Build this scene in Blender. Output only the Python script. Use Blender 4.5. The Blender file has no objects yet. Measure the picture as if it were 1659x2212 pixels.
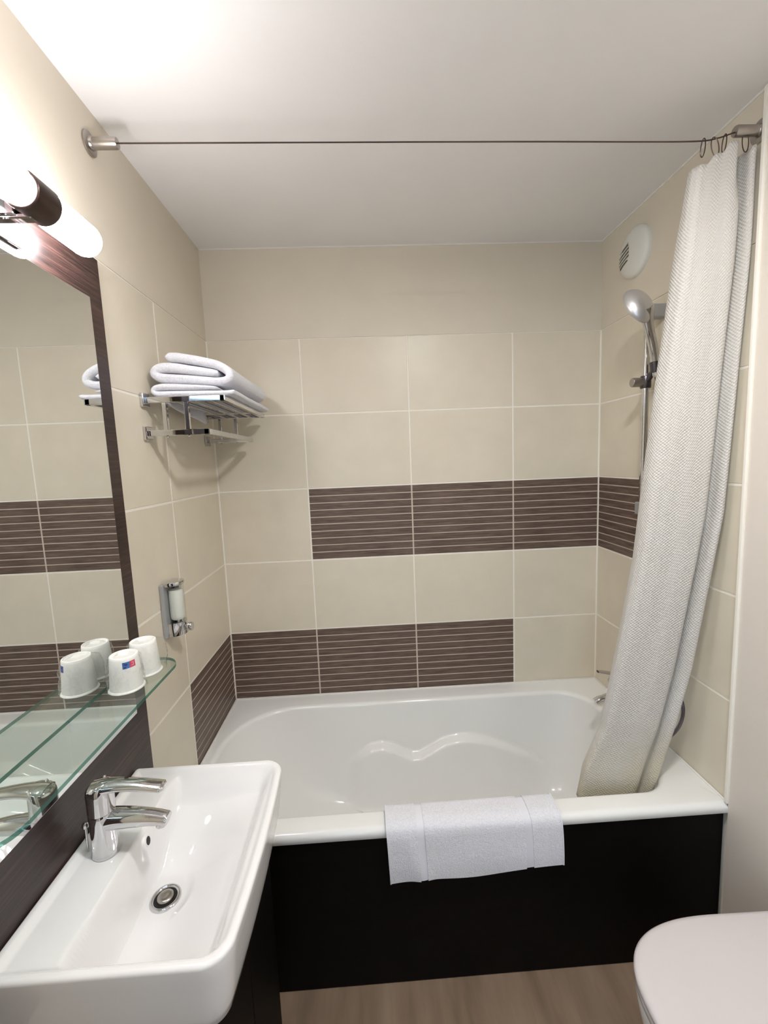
import bpy, bmesh, math, random
from math import sin, cos, pi, sqrt, exp
from mathutils import Vector, Matrix, noise

random.seed(7)
scene = bpy.context.scene
COL = scene.collection

# ------------------------------------------------------------------ camera
cam_d = bpy.data.cameras.new('camera')
cam = bpy.data.objects.new('camera', cam_d)
COL.objects.link(cam)
cam.location = (0.6111, -1.7924, 1.5069)
cam.rotation_euler = (1.4543, 0.0401, -0.0424)
cam_d.sensor_fit = 'VERTICAL'
cam_d.sensor_height = 24.0
cam_d.lens = 926.05 / 2212 * 24.0
cam_d.clip_start = 0.01
scene.camera = cam

# ------------------------------------------------------------------ world (daylight in the room behind the doorway)
w = bpy.data.worlds.new('world')
scene.world = w
w.use_nodes = True
w.node_tree.nodes['Background'].inputs[0].default_value = (0.60, 0.80, 1.0, 1)
WORLD_STRENGTH = 1.5
w.node_tree.nodes['Background'].inputs[1].default_value = WORLD_STRENGTH
LAMP_STRENGTH = 16.0
ADDED_LAMP_STRENGTH = 70.0  # emission of the added ceiling lamp

vs = scene.view_settings
vs.view_transform = 'Standard'
vs.look = 'None'
vs.gamma = 1.0
vs.use_curve_mapping = False
vs.exposure = 1.74


# ------------------------------------------------------------------ materials
def lin(c):
    return tuple(((v / 255) / 12.92 if v <= 10 else (((v / 255) + .055) / 1.055) ** 2.4) for v in c) + (1,)


class NT:
    def __init__(s, name):
        s.m = bpy.data.materials.new(name)
        s.m.use_nodes = True
        s.t = s.m.node_tree
        s.b = s.t.nodes['Principled BSDF']
        s.out = s.t.nodes['Material Output']

    def n(s, kind, **kw):
        n = s.t.nodes.new(kind)
        for k, v in kw.items():
            if k in n.inputs:
                n.inputs[k].default_value = v
            else:
                setattr(n, k, v)
        return n

    def l(s, a, b):
        s.t.links.new(a, b)

    def coords(s, scale=(1, 1, 1), which='Object'):
        tc = s.n('ShaderNodeTexCoord')
        mp = s.n('ShaderNodeMapping')
        mp.inputs['Scale'].default_value = scale
        s.l(tc.outputs[which], mp.inputs['Vector'])
        return mp.outputs['Vector']

    def noise(s, vec, scale, detail=3, rough=.55):
        n = s.n('ShaderNodeTexNoise', Scale=scale, Detail=detail, Roughness=rough)
        s.l(vec, n.inputs['Vector'])
        return n.outputs['Fac']

    def ramp(s, fac, stops):
        r = s.n('ShaderNodeValToRGB')
        e = r.color_ramp.elements
        e[0].position, e[0].color = stops[0]
        e[1].position, e[1].color = stops[-1]
        for p, c in stops[1:-1]:
            q = e.new(p)
            q.color = c
        s.l(fac, r.inputs['Fac'])
        return r.outputs['Color']

    def bump(s, h, strength, dist=.002):
        b = s.n('ShaderNodeBump', Strength=strength, Distance=dist)
        s.l(h, b.inputs['Height'])
        s.l(b.outputs['Normal'], s.b.inputs['Normal'])

    def set(s, **kw):
        for k, v in kw.items():
            s.b.inputs[k.replace('_', ' ')].default_value = v
        return s


def plain(name, col, rough=.5, metal=0.0, spec=.5, var=0.0, vscale=6, bump=0.0, bscale=200, bdist=.001):
    t = NT(name)
    t.set(Base_Color=lin(col), Roughness=rough, Metallic=metal)
    t.b.inputs['Specular IOR Level'].default_value = spec
    v = t.coords()
    if var:
        f = t.noise(v, vscale)
        a = tuple(max(0, c * (1 - var)) for c in lin(col)[:3]) + (1,)
        b = tuple(min(1, c * (1 + var)) for c in lin(col)[:3]) + (1,)
        t.l(t.ramp(f, [(.3, a), (.7, b)]), t.b.inputs['Base Color'])
    if bump:
        t.bump(t.noise(v, bscale, 4), bump, bdist)
    return t.m


M = {}
M['tile'] = plain('beige_tile', (223, 214, 195), .34, var=.03, vscale=9, bump=.04, bscale=60)
M['grout'] = plain('cream_grout', (244, 239, 228), .8, bump=.1)
M['dark_grout'] = plain('taupe_grout', (206, 192, 178), .8)
M['plaster'] = plain('beige_paint', (220, 211, 194), .6, var=.02, bump=.06, bscale=180)
M['paint'] = plain('pale_paint', (226, 217, 206), .55, var=.015, bump=.15, bscale=350)
M['ceiling'] = plain('ceiling_paint', (240, 238, 236), .75, var=.01, bump=.2, bscale=260)
M['white_seal'] = plain('white_sealant', (235, 232, 226), .45, var=.03)
M['ceramic'] = plain('white_ceramic', (236, 234, 233), .07, var=.006)
M['acrylic'] = plain('white_acrylic', (240, 240, 237), .16, var=.006)
M['chrome'] = plain('chrome', (214, 214, 216), .06, metal=1, var=.02)
M['satin'] = plain('satin_steel', (176, 170, 164), .28, metal=1, var=.05, vscale=60)
M['dark_metal'] = plain('dark_bronze_metal', (92, 78, 74), .32, metal=1, var=.06, vscale=40)
M['graphite'] = plain('graphite_metal', (98, 95, 101), .3, metal=1, var=.05, vscale=40)
M['silver_plastic'] = plain('silver_grey_plastic', (176, 178, 180), .35, metal=.4, var=.02)
M['matte_chrome'] = plain('matte_chrome', (222, 221, 222), .38, metal=.85, var=.02)
M['vent'] = plain('white_vent_plastic', (226, 225, 218), .45, var=.015)
M['vent_dark'] = plain('vent_shadow_grey', (92, 88, 70), .8, var=.1)
M['toilet'] = plain('white_seat_plastic', (216, 209, 209), .3, var=.008)
M['cup'] = plain('white_cup_plastic', (240, 239, 234), .35, var=.01)
M['black'] = plain('opening_shade_black', (14, 14, 14), .6, var=.1)  # flat black painted as the shade inside the overflow hole and drain gap
M['blue'] = plain('blue_print', (38, 104, 190), .5, var=.03)
M['red'] = plain('red_print', (214, 40, 84), .5, var=.03)
M['navy'] = plain('navy_print', (20, 50, 110), .5, var=.03)
M['pink'] = plain('pink_print', (240, 140, 160), .5, var=.03)
M['greyprint'] = plain('grey_print', (150, 158, 160), .5, var=.03)
M['soap'] = plain('white_soap', (232, 236, 228), .5, var=.01)
M['hose'] = plain('grey_hose', (104, 98, 106), .25, metal=.8, var=.1, vscale=80)
M['floor'] = None


def wood(name, c0, c1, c2, scale, rough, spec=.4, bump=.15, grout=None):
    t = NT(name)
    v = t.coords(scale)
    f = t.noise(v, 1.0, 5, .62)
    v2 = t.coords(tuple(s * 3.1 for s in scale))
    g = t.noise(v2, 1.0, 3, .5)
    mx = t.n('ShaderNodeMix', data_type='FLOAT')
    mx.inputs[0].default_value = .4
    t.l(f, mx.inputs[2])
    t.l(g, mx.inputs[3])
    fac = mx.outputs[0]
    t.l(t.ramp(fac, [(.3, lin(c0)), (.5, lin(c1)), (.72, lin(c2))]), t.b.inputs['Base Color'])
    t.set(Roughness=rough)
    t.b.inputs['Specular IOR Level'].default_value = spec
    t.bump(fac, bump, .001)
    return t.m


M['strip_x'] = wood('brown_wood_look_tile', (66, 53, 47), (104, 87, 77), (136, 117, 103), (7, 60, 150), .42, .4, .1)
M['strip_y'] = wood('brown_wood_look_tile_side', (66, 53, 47), (104, 87, 77), (136, 117, 103), (60, 7, 150), .42, .4, .1)
M['wenge'] = wood('wenge_veneer', (26, 17, 15), (48, 33, 30), (88, 62, 55), (60, 5, 170), .34, .5, .3)
M['black_panel'] = wood('black_wood_panel', (8, 6, 6), (11, 9, 9), (15, 12, 11), (5, 60, 200), .5, .12, .08)
M['floor'] = wood('brown_vinyl_floor', (116, 97, 80), (140, 119, 99), (158, 137, 116), (9, 1.5, 3), .5, .3, .05)


def terry(name, col, scale=420, strength=.6):
    t = NT(name)
    v = t.coords()
    f = t.noise(v, scale, 3, .7)
    g = t.noise(v, 40, 3, .6)
    a = lin(col)
    b = tuple(c * .84 for c in a[:3]) + (1,)
    t.l(t.ramp(f, [(.3, b), (.6, a)]), t.b.inputs['Base Color'])
    t.set(Roughness=.95)
    t.b.inputs['Specular IOR Level'].default_value = .1
    t.b.inputs['Sheen Weight'].default_value = .25
    ad = t.n('ShaderNodeMath', operation='ADD')
    t.l(f, ad.inputs[0])
    t.l(g, ad.inputs[1])
    t.bump(ad.outputs[0], strength, .003)
    return t.m


M['towel'] = terry('white_terry', (238, 238, 244), 300, .8)
M['towel_band'] = plain('white_flat_weave', (228, 228, 234), .9, spec=.1, bump=.2, bscale=500)


def waffle():
    t = NT('white_waffle_curtain')
    tc = t.n('ShaderNodeTexCoord')
    sp = t.n('ShaderNodeSeparateXYZ')
    t.l(tc.outputs['UV'], sp.inputs[0])
    outs = []
    for k in (0, 1):
        mu = t.n('ShaderNodeMath', operation='MULTIPLY')
        mu.inputs[1].default_value = 2 * pi / .0085
        t.l(sp.outputs[k], mu.inputs[0])
        si = t.n('ShaderNodeMath', operation='SINE')
        t.l(mu.outputs[0], si.inputs[0])
        outs.append(si.outputs[0])
    pr = t.n('ShaderNodeMath', operation='MULTIPLY')
    t.l(outs[0], pr.inputs[0])
    t.l(outs[1], pr.inputs[1])
    t.bump(pr.outputs[0], .45, .0022)
    # yellowed hem at the bottom, faint blotches
    v = t.coords((1, 1, 1))
    f = t.noise(v, 5, 3)
    mr = t.n('ShaderNodeMapRange')
    mr.inputs['From Min'].default_value = 0.03
    mr.inputs['From Max'].default_value = 0.33
    mr.inputs['To Min'].default_value = 1.0
    mr.inputs['To Max'].default_value = 0.0
    t.l(sp.outputs[1], mr.inputs['Value'])
    mu = t.n('ShaderNodeMath', operation='MULTIPLY')
    t.l(mr.outputs[0], mu.inputs[0])
    t.l(f, mu.inputs[1])
    t.l(t.ramp(mu.outputs[0], [(.05, lin((226, 222, 216))), (.5, lin((222, 213, 190)))]), t.b.inputs['Base Color'])
    t.set(Roughness=.85)
    t.b.inputs['Specular IOR Level'].default_value = .15
    tr = t.n('ShaderNodeBsdfTranslucent', Color=lin((238, 234, 224)))
    mx = t.n('ShaderNodeMixShader', Fac=.18)
    t.l(t.b.outputs[0], mx.inputs[1])
    t.l(tr.outputs[0], mx.inputs[2])
    t.l(mx.outputs[0], t.out.inputs[0])
    return t.m


M['curtain'] = waffle()


def thin_glass(name, tint, ior, rough, gl=1.0, alpha_min=0.0):
    t = NT(name)
    tr = t.n('ShaderNodeBsdfTransparent', Color=tint)
    gs = t.n('ShaderNodeBsdfGlossy', Color=(1, 1, 1, 1), Roughness=rough)
    # Schlick reflectance of a thin pane (same from both sides)
    lw = t.n('ShaderNodeLayerWeight', Blend=.5)
    pw = t.n('ShaderNodeMath', operation='POWER')
    pw.inputs[1].default_value = 5.0
    t.l(lw.outputs['Facing'], pw.inputs[0])
    ad = t.n('ShaderNodeMath', operation='MULTIPLY_ADD')
    ad.inputs[1].default_value = gl
    ad.inputs[2].default_value = .035 + alpha_min
    t.l(pw.outputs[0], ad.inputs[0])
    mx = t.n('ShaderNodeMixShader')
    t.l(ad.outputs[0], mx.inputs[0])
    t.l(tr.outputs[0], mx.inputs[1])
    t.l(gs.outputs[0], mx.inputs[2])
    t.l(mx.outputs[0], t.out.inputs[0])
    return t.m


M['glass'] = thin_glass('clear_glass_face', (.90, .95, .925, 1), 1.45, .0, 1.0)
t = NT('green_glass_edge')
t.set(Base_Color=lin((52, 104, 92)), Roughness=.12)
tr = t.n('ShaderNodeBsdfTransparent', Color=(.45, .75, .66, 1))
mx = t.n('ShaderNodeMixShader', Fac=.35)
t.l(t.b.outputs[0], mx.inputs[1])
t.l(tr.outputs[0], mx.inputs[2])
t.l(mx.outputs[0], t.out.inputs[0])
M['glass_edge'] = t.m
M['film'] = thin_glass('clear_plastic_film', (.955, .96, .955, 1), 1.45, .10, 1.0, .05)
M['smoked'] = thin_glass('clear_dispenser_window', (.93, .93, .92, 1), 1.45, .02)

t = NT('mirror_silver')
t.set(Base_Color=(.86, .875, .86, 1), Metallic=1.0, Roughness=.012)
M['mirror'] = t.m

t = NT('glowing_opal_tube')
t.b.inputs['Base Color'].default_value = (.95, .95, .95, 1)
t.b.inputs['Emission Color'].default_value = (.98, .96, 1.0, 1)
t.b.inputs['Emission Strength'].default_value = LAMP_STRENGTH
M['tube'] = t.m

t = NT('added_lamp_glow')  # glow of the added ceiling lamp, out of frame
t.b.inputs['Base Color'].default_value = (.95, .95, .95, 1)
t.b.inputs['Emission Color'].default_value = (1.0, .985, .97, 1)
t.b.inputs['Emission Strength'].default_value = ADDED_LAMP_STRENGTH
M['added_downlight'] = t.m


# ------------------------------------------------------------------ mesh helpers
class MB:
    def __init__(s):
        s.v, s.f, s.mi = [], [], []

    def add(s, vs, fs, mi=0):
        o = len(s.v)
        s.v += [tuple(p) for p in vs]
        s.f += [tuple(i + o for i in f) for f in fs]
        s.mi += [mi] * len(fs)
        return s

    def box(s, x0, x1, y0, y1, z0, z1, bev=0.0, seg=1, mi=0):
        if bev <= 0:
            v = [(x, y, z) for x in (x0, x1) for y in (y0, y1) for z in (z0, z1)]
            return s.add(v, [(0, 1, 3, 2), (4, 6, 7, 5), (0, 4, 5, 1), (2, 3, 7, 6), (0, 2, 6, 4), (1, 5, 7, 3)], mi)
        bm = bmesh.new()
        bmesh.ops.create_cube(bm, size=1)
        for q in bm.verts:
            q.co = ((x0 + x1) / 2 + q.co.x * (x1 - x0), (y0 + y1) / 2 + q.co.y * (y1 - y0), (z0 + z1) / 2 + q.co.z * (z1 - z0))
        bmesh.ops.bevel(bm, geom=bm.edges[:], offset=bev, segments=seg, profile=.5, affect='EDGES')
        bm.verts.index_update()
        s.add([q.co[:] for q in bm.verts], [[q.index for q in f.verts] for f in bm.faces], mi)
        bm.free()
        return s

    def rings(s, rings, close=True, cap0=True, cap1=True, mi=0):
        n = len(rings[0])
        vs = [p for r in rings for p in r]
        fs = []
        m = n if close else n - 1
        for i in range(len(rings) - 1):
            for j in range(m):
                k = (j + 1) % n
                fs.append((i * n + j, i * n + k, (i + 1) * n + k, (i + 1) * n + j))
        if cap0:
            fs.append(tuple(range(n))[::-1])
        if cap1:
            fs.append(tuple((len(rings) - 1) * n + j for j in range(n)))
        return s.add(vs, fs, mi)

    def tube(s, pts, rad, n=12, cap=True, mi=0, flat=None):
        pts = [Vector(p) for p in pts]
        rs = rad if isinstance(rad, (list, tuple)) else [rad] * len(pts)
        up = None
        out = []
        for i, p in enumerate(pts):
            a = pts[max(0, i - 1)]
            b = pts[min(len(pts) - 1, i + 1)]
            d = (b - a).normalized()
            if up is None:
                up = Vector((0, 0, 1)) if abs(d.z) < .9 else Vector((0, 1, 0))
            side = d.cross(up).normalized()
            up = side.cross(d).normalized()
            r = rs[i]
            rx, ry = r if isinstance(r, tuple) else (r, r)
            out.append([p + side * (cos(2 * pi * k / n) * rx) + up * (sin(2 * pi * k / n) * ry) for k in range(n)])
        return s.rings(out, True, cap, cap, mi)

    def lathe(s, prof, origin=(0, 0, 0), axis='z', n=32, cap0=True, cap1=True, mi=0):
        o = Vector(origin)
        out = []
        for r, h in prof:
            ring = []
            for k in range(n):
                a = 2 * pi * k / n
                c, d = r * cos(a), r * sin(a)
                ring.append(o + Vector({'z': (c, d, h), 'x': (h, c, d), 'y': (d, h, c)}[axis]))
            out.append(ring)
        return s.rings(out, True, cap0, cap1, mi)

    def build(s, name, mat, parent=None, smooth=False, angle=40, fix=True):
        me = bpy.data.meshes.new(name)
        me.from_pydata(s.v, [], s.f)
        mats = mat if isinstance(mat, (list, tuple)) else [mat]
        for m in mats:
            me.materials.append(M[m])
        for p, mi in zip(me.polygons, s.mi):
            p.material_index = mi
        if fix:
            bm = bmesh.new()
            bm.from_mesh(me)
            bmesh.ops.recalc_face_normals(bm, faces=bm.faces[:])
            bm.to_mesh(me)
            bm.free()
        if smooth:
            me.shade_smooth()
            if angle < 180:
                me.set_sharp_from_angle(angle=math.radians(angle))
        me.update()
        o = bpy.data.objects.new(name, me)
        COL.objects.link(o)
        if parent is not None:
            o.parent = parent
            o.matrix_parent_inverse = Matrix.Translation(-parent.location) if parent.type == 'EMPTY' else Matrix()
        return o


def tag(o, label=None, cat=None, group=None, kind=None):
    if label:
        o['label'] = label
    if cat:
        o['category'] = cat
    if group:
        o['group'] = group
    if kind:
        o['kind'] = kind
    return o


def thing(name, loc, label, cat, group=None):
    e = bpy.data.objects.new(name, None)
    e.empty_display_size = .05
    e.location = loc
    COL.objects.link(e)
    return tag(e, label, cat, group)


def struct(name, mb, mat, label=None, **kw):
    return tag(mb.build(name, mat, **kw), label=label, kind='structure')


def sst(a, b, x):
    if a == b:
        return 0.0 if x < a else 1.0
    q = max(0.0, min(1.0, (x - a) / (b - a)))
    return q * q * (3 - 2 * q)


def lerp(a, b, q):
    return a + (b - a) * q


def interp(tab, x):
    if x <= tab[0][0]:
        return tab[0][1]
    for (a, va), (b, vb) in zip(tab, tab[1:]):
        if x <= b:
            q = (x - a) / (b - a)
            return va + (vb - va) * q
    return tab[-1][1]


def spline(pts, n):
    P = [Vector(p) for p in pts]
    P = [P[0] * 2 - P[1]] + P + [P[-1] * 2 - P[-2]]
    out = []
    for i in range(1, len(P) - 2):
        a, b, c, d = P[i - 1:i + 3]
        for k in range(n):
            q = k / n
            out.append(.5 * ((2 * b) + (c - a) * q + (2 * a - 5 * b + 4 * c - d) * q * q + (3 * b - a - 3 * c + d) * q ** 3))
    out.append(P[-2])
    return out


def rrect(x0, x1, y0, y1, rad, nc=10, ns=(20, 20, 20, 20)):
    """rounded rectangle, counter-clockwise from the bottom edge; rad = radii at (x0y0, x1y0, x1y1, x0y1)"""
    r = [min(q, (x1 - x0) / 2 - 1e-5, (y1 - y0) / 2 - 1e-5) for q in rad]
    cs = [(x0 + r[0], y0 + r[0], pi), (x1 - r[1], y0 + r[1], 1.5 * pi), (x1 - r[2], y1 - r[2], 0), (x0 + r[3], y1 - r[3], .5 * pi)]
    out = []
    for i, (cx, cy, a0) in enumerate(cs):
        for k in range(nc + 1):
            a = a0 + k / nc * pi / 2
            out.append((cx + r[i] * cos(a), cy + r[i] * sin(a)))
        nx = cs[(i + 1) % 4]
        rr = r[(i + 1) % 4]
        e = (nx[0] + rr * cos(nx[2]), nx[1] + rr * sin(nx[2]))
        p = out[-1]
        for k in range(1, ns[i]):
            out.append((lerp(p[0], e[0], k / ns[i]), lerp(p[1], e[1], k / ns[i])))
    return out


# ------------------------------------------------------------------ the room
W, HC, YF = 1.6, 2.352, -2.35        # width, ceiling height, y of the doorway wall
TH, TW = .303, .4319                 # tile pitch
Z0 = .5                              # bottom of the first row above the tub
ZT = Z0 + 5 * TH - .006              # top of the tiling
GAP = .0060
D = .0012                           # tile proud of the grout

struct('floor', MB().box(-.1, W + .1, YF - .8, .1, -.1, 0), 'floor', 'brown wood-look floor at the foot of the tub')
struct('ceiling', MB().box(-.1, W + .1, YF - .1, .1, HC, HC + .1), 'ceiling', 'smooth off-white ceiling above the tub')
wall_back = struct('wall_back', MB().box(-.1, W + .1, D, .1, 0, ZT).box(-.1, W + .1, -.0015, .1, ZT, HC), ['grout'], 'beige tiled wall behind the tub with two brown striped bands')
wall_left = struct('wall_left', MB().box(-.1, -D, YF, .1, 0, ZT).box(-.1, .0012, YF, .1, ZT, HC), ['grout'], 'beige tiled wall carrying the mirror and the towel rack')
wall_right = struct('wall_right', MB().box(W + D, W + .1, YF, .1, 0, ZT).box(W - .0012, W + .1, YF, .1, ZT, HC), ['grout'], 'beige wall behind the shower curtain')
for wo in (wall_back, wall_left, wall_right):
    me = wo.data
    me.materials.append(M['plaster'])
    for p in me.polygons:
        if p.center.z > ZT + .01 or (p.center.z > ZT - .001 and p.normal.z < -.5):
            p.material_index = 1
# painted stretch of the right wall in front of the tub
MB().box(W - .006, W + D, YF, -.722, 0, HC - .001).build('painted_panel', 'paint', wall_right)
# doorway wall behind the camera
struct('wall_front', MB().box(-.1, .34, YF - .1, YF, 0, HC).box(1.22, W + .1, YF - .1, YF, 0, HC).box(.34, 1.22, YF - .1, YF, 2.06, HC), 'paint', 'painted wall with the doorway behind the camera')
# added unseen door leaf, dark to cut light from behind; ajar, daylight beyond
door = struct('added_door_1', MB().box(-.86, 0, -.04, 0, .006, 2.05, .002), 'wenge', 'dark wood door added ajar behind the camera to cut light from there')
door.location = (1.21, YF - .105, 0)
door.rotation_euler = (0, 0, math.radians(30))
dh = MB().tube([(-.80, .0, 1.02), (-.80, .045, 1.02), (-.69, .045, 1.02)], .009, 12).build('door_handle', 'satin', door, smooth=True)
struct('trim_1', MB().box(W - .012, W + .001, -.724, -.712, .505, HC - .002, .003, 2), 'grout', 'cream edge strip ending the tiles on the right wall')
struct('trim_2', MB().box(.002, W - .002, -.0035, .001, HC - .005, HC - .0002), 'white_seal', 'thin pale joint between back wall and ceiling')
struct('trim_3', MB().box(W - .0045, W + .001, -.71, -.004, HC - .005, HC - .0002), 'white_seal', 'thin pale joint between right wall and ceiling')


def plain_tile(axis, a0, a1, z0, z1, parent):
    g = GAP / 2
    mb = MB()
    if axis == 'back':
        mb.box(a0 + g, a1 - g, 0, D + .001, z0 + g, z1 - g, .0009)
    elif axis == 'left':
        mb.box(-D - .001, 0, a0 + g, a1 - g, z0 + g, z1 - g, .0009)
    else:
        mb.box(W, W + D + .001, a0 + g, a1 - g, z0 + g, z1 - g, .0009)
    return mb.build('tile', 'tile', parent)


def striped_tile(axis, a0, a1, z0, z1, parent, j0=False, j1=False):
    g = GAP / 2
    n = 10
    lo, hi = a0 + (0 if j0 else g), a1 - (0 if j1 else g)
    e = D * .55
    mb = MB()
    if axis == 'back':
        mb.box(lo, hi, e, D + .001, z0 + g, z1 - g)
    elif axis == 'left':
        mb.box(-D - .001, -e, lo, hi, z0 + g, z1 - g)
    else:
        mb.box(W + e, W + D + .001, lo, hi, z0 + g, z1 - g)
    lo, hi = a0 + g, a1 - g
    t = mb.build('striped_tile', 'dark_grout', parent)
    t['label'] = 'brown wood-look tile cut into ten thin strips'
    step = (z1 - z0 - GAP) / n
    for i in range(n):
        s0, s1 = z0 + g + i * step + (.0017 if i else 0), z0 + g + (i + 1) * step - (.0017 if i < n - 1 else 0)
        mb = MB()
        if axis == 'back':
            mb.box(lo, hi, 0, e + .0003, s0, s1, .0006)
            m = 'strip_x'
        elif axis == 'left':
            mb.box(-e - .0003, 0, lo, hi, s0, s1, .0006)
            m = 'strip_y'
        else:
            mb.box(W, W + e + .0003, lo, hi, s0, s1, .0006)
            m = 'strip_y'
        st = mb.build('strip', m, t)
        # every strip its own stretch of grain
    return t


xs = [.0015, .3668, .7987, 1.2306, W - .0015]
for r in range(-2, 5):
    z0, z1 = Z0 + r * TH, min(Z0 + (r + 1) * TH, ZT)
    if z0 < 0:
        z0 = 0.0
    # back wall (only above the tub)
    if r >= 0:
        for c in range(4):
            dark = (r == 0 and c < 3) or (r == 2 and c > 0)
            if dark:
                striped_tile('back', xs[c], xs[c + 1], z0, z1, wall_back, not (r == 2 and c == 1), not (r == 0 and c == 2))
            else:
                plain_tile('back', xs[c], xs[c + 1], z0, z1, wall_back)
    yl = [-.0015, -.4262, -.4262 - TW, -.4262 - 2 * TW, -.4262 - 3 * TW, YF]
    for c in range(5):
        if r < 0 and c == 0:
            continue
        dark = r == 0 and c == 0
        (striped_tile if dark else plain_tile)('left', yl[c + 1], yl[c], z0, z1, wall_left)
    if r >= 0:
        yr = [-.0015, -.4262, -.714]
        for c in range(2):
            dark = r == 2 and c == 0
            (striped_tile if dark else plain_tile)('right', yr[c + 1], yr[c], z0, z1, wall_right)

# ------------------------------------------------------------------ bathtub
tub = thing('bathtub', (.8, -.36, 0), 'white acrylic bathtub with black front panel and wavy armrest', 'bathtub')
ZR = .504
arm = [(.46, .20), (.478, .262), (.528, .300), (.5776, .330), (.625, .337), (.674, .325), (.715, .303), (.75, .288), (.785, .289), (.819, .304), (.888, .337), (.94, .346), (.986, .348), (1.03, .341), (1.084, .328), (1.16, .30), (1.242, .26), (1.30, .215), (1.36, .15)]
NS = (150, 40, 150, 40)
rings = []


def tub_ring(x0, x1, y0, y1, rad, z, fn=None):
    out = []
    for (x, y) in rrect(x0, x1, y0, y1, rad, 16, NS):
        p = (x, y, z)
        out.append(fn(p) if fn else p)
    return out


e = .0015
OX0, OX1, OY0, OY1 = e, W - e, -.722, -e
orad = (.004, .004, .004, .004)
rings.append(tub_ring(OX0 + .03, OX1 - .03, OY0 + .03, OY1 - .03, orad, .474))
rings.append(tub_ring(OX0, OX1, OY0 + .004, OY1, orad, .4735))
rings.append(tub_ring(OX0, OX1, OY0, OY1, orad, .477))
rings.append(tub_ring(OX0, OX1, OY0, OY1, orad, .489))
for k in range(1, 6):
    a = k / 5 * pi / 2
    rings.append(tub_ring(OX0, OX1, OY0 + .018 * (1 - cos(a)), OY1, orad, .489 + .015 * sin(a)))
IX0, IX1, IY0, IY1 = .030, 1.503, -.664, -.078
irad = (.20, .10, .13, .25)
rings.append(tub_ring(lerp(OX0, IX0, .5), lerp(OX1, IX1, .5), lerp(OY0, IY0, .75), lerp(OY1, IY1, .5), tuple(q * .6 for q in irad), ZR))
for k in range(0, 6):
    a = k / 5 * pi / 2
    d = .016 * sin(a)
    rings.append(tub_ring(IX0 + d, IX1 - d, IY0 + d * .8, IY1 - d, irad, ZR - .014 * (1 - cos(a))))
DEPTH = .385
NL = 84


def inside(p):
    x, y, z = p
    if y > -.36:
        zc = interp(arm, x)
        f = sst(.47, .56, x) * (1 - sst(1.16, 1.36, x))
        s = sst(-.009, .012, zc - z)
        side = sst(-.30, -.18, y)
        y -= .036 * s * f * side
    return (x, y, z)


zr2 = ZR - .014
for k in range(1, NL + 1):
    q = k / NL
    # wall: depth rises steeply at first, then a fillet
    dz = 1 - (1 - q) ** 2.2 if False else None
    ang = q
    depth = sst(0, 1, ang) * .12 + .88 * (1 - (1 - ang) ** 1.9)
    ins = ang ** 1.25
    d0 = .016
    x0 = IX0 + d0 + ins * .36
    x1 = IX1 - d0 - ins * .13
    y0 = IY0 + d0 * .8 + ins * .10
    y1 = IY1 - d0 - ins * .10
    rad = tuple(lerp(a, b, ins) for a, b in zip(irad, (.12, .10, .10, .12)))
    rings.append(tub_ring(x0, x1, y0, y1, rad, zr2 - depth * (DEPTH - .014), inside))
zb = zr2 - (DEPTH - .014)
for s_, dzz in ((.93, .003), (.8, .005), (.5, .007), (.15, .009)):
    cx, cy = .85, -.36
    rings.append([(cx + (p[0] - cx) * s_, cy + (p[1] - cy) * s_, zb - dzz) for p in rings[-1]] if s_ < .93 else
                 [(cx + (p[0] - cx) * s_, cy + (p[1] - cy) * s_, zb - dzz) for p in rings[-1]])
MB().rings(rings, True, False, True).build('shell', 'acrylic', tub, smooth=True, angle=60)
fp = MB().box(.004, W - .008, -.712, -.694, .001, .474, .0015).build('front_panel', 'black_panel', tub)
fp['label'] = 'black front panel'
sl = MB()
sl.box(.0015, W - .0015, -.0075, -.0006, ZR - .002, ZR + .0045, .0015)
sl.box(.0006, .0070, -.715, -.0015, ZR - .002, ZR + .0045, .0015)
sl.box(W - .0070, W - .0006, -.715, -.0015, ZR - .002, ZR + .0045, .0015)
sl.build('sealant', 'white_seal', tub, smooth=True)
dr = MB().lathe([(.034, 0), (.036, .002), (.034, .004), (.026, .005), (.024, .003), (.0, .0035)], (1.20, -.36, zb - .0065), 'z', 32, True, False)
dr.build('drain', 'chrome', tub, smooth=True)

# ------------------------------------------------------------------ mirror panel with frame
PX = .030
YC = -1.035
mp = thing('mirror_panel', (PX / 2, YC, .62), 'tall dark wenge panel with large rectangular mirror above the washbasin', 'mirror')
MB().box(.0015, PX, -1.322, -.745, .62, 1.982, .0012).build('wood_panel', 'wenge', mp)
MB().box(PX + .0002, PX + .0055, -1.272, -.798, .931, 1.884, .0012, 2).build('mirror_glass', 'mirror', mp)
MX = PX + .0057

# ------------------------------------------------------------------ glass shelf
GZ0, GZ1 = 1.0455, 1.0525
out2 = rrect(MX, .142, -1.308, -.765, (.002, .060, .060, .002), 12, (3, 3, 3, 3))
mb = MB()
n = len(out2)
lo = [(x, y, GZ0) for x, y in out2]
hi = [(x, y, GZ1) for x, y in out2]
mb.add(lo, [tuple(range(n))[::-1]], 0)
mb.add(hi, [tuple(range(n))], 0)
mb.add(lo + hi, [(i, (i + 1) % n, n + (i + 1) % n, n + i) for i in range(n)], 1)
tag(mb.build('glass_shelf', ['glass', 'glass_edge'], fix=False), 'clear glass shelf with rounded corners in front of the mirror', 'shelf')


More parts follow.
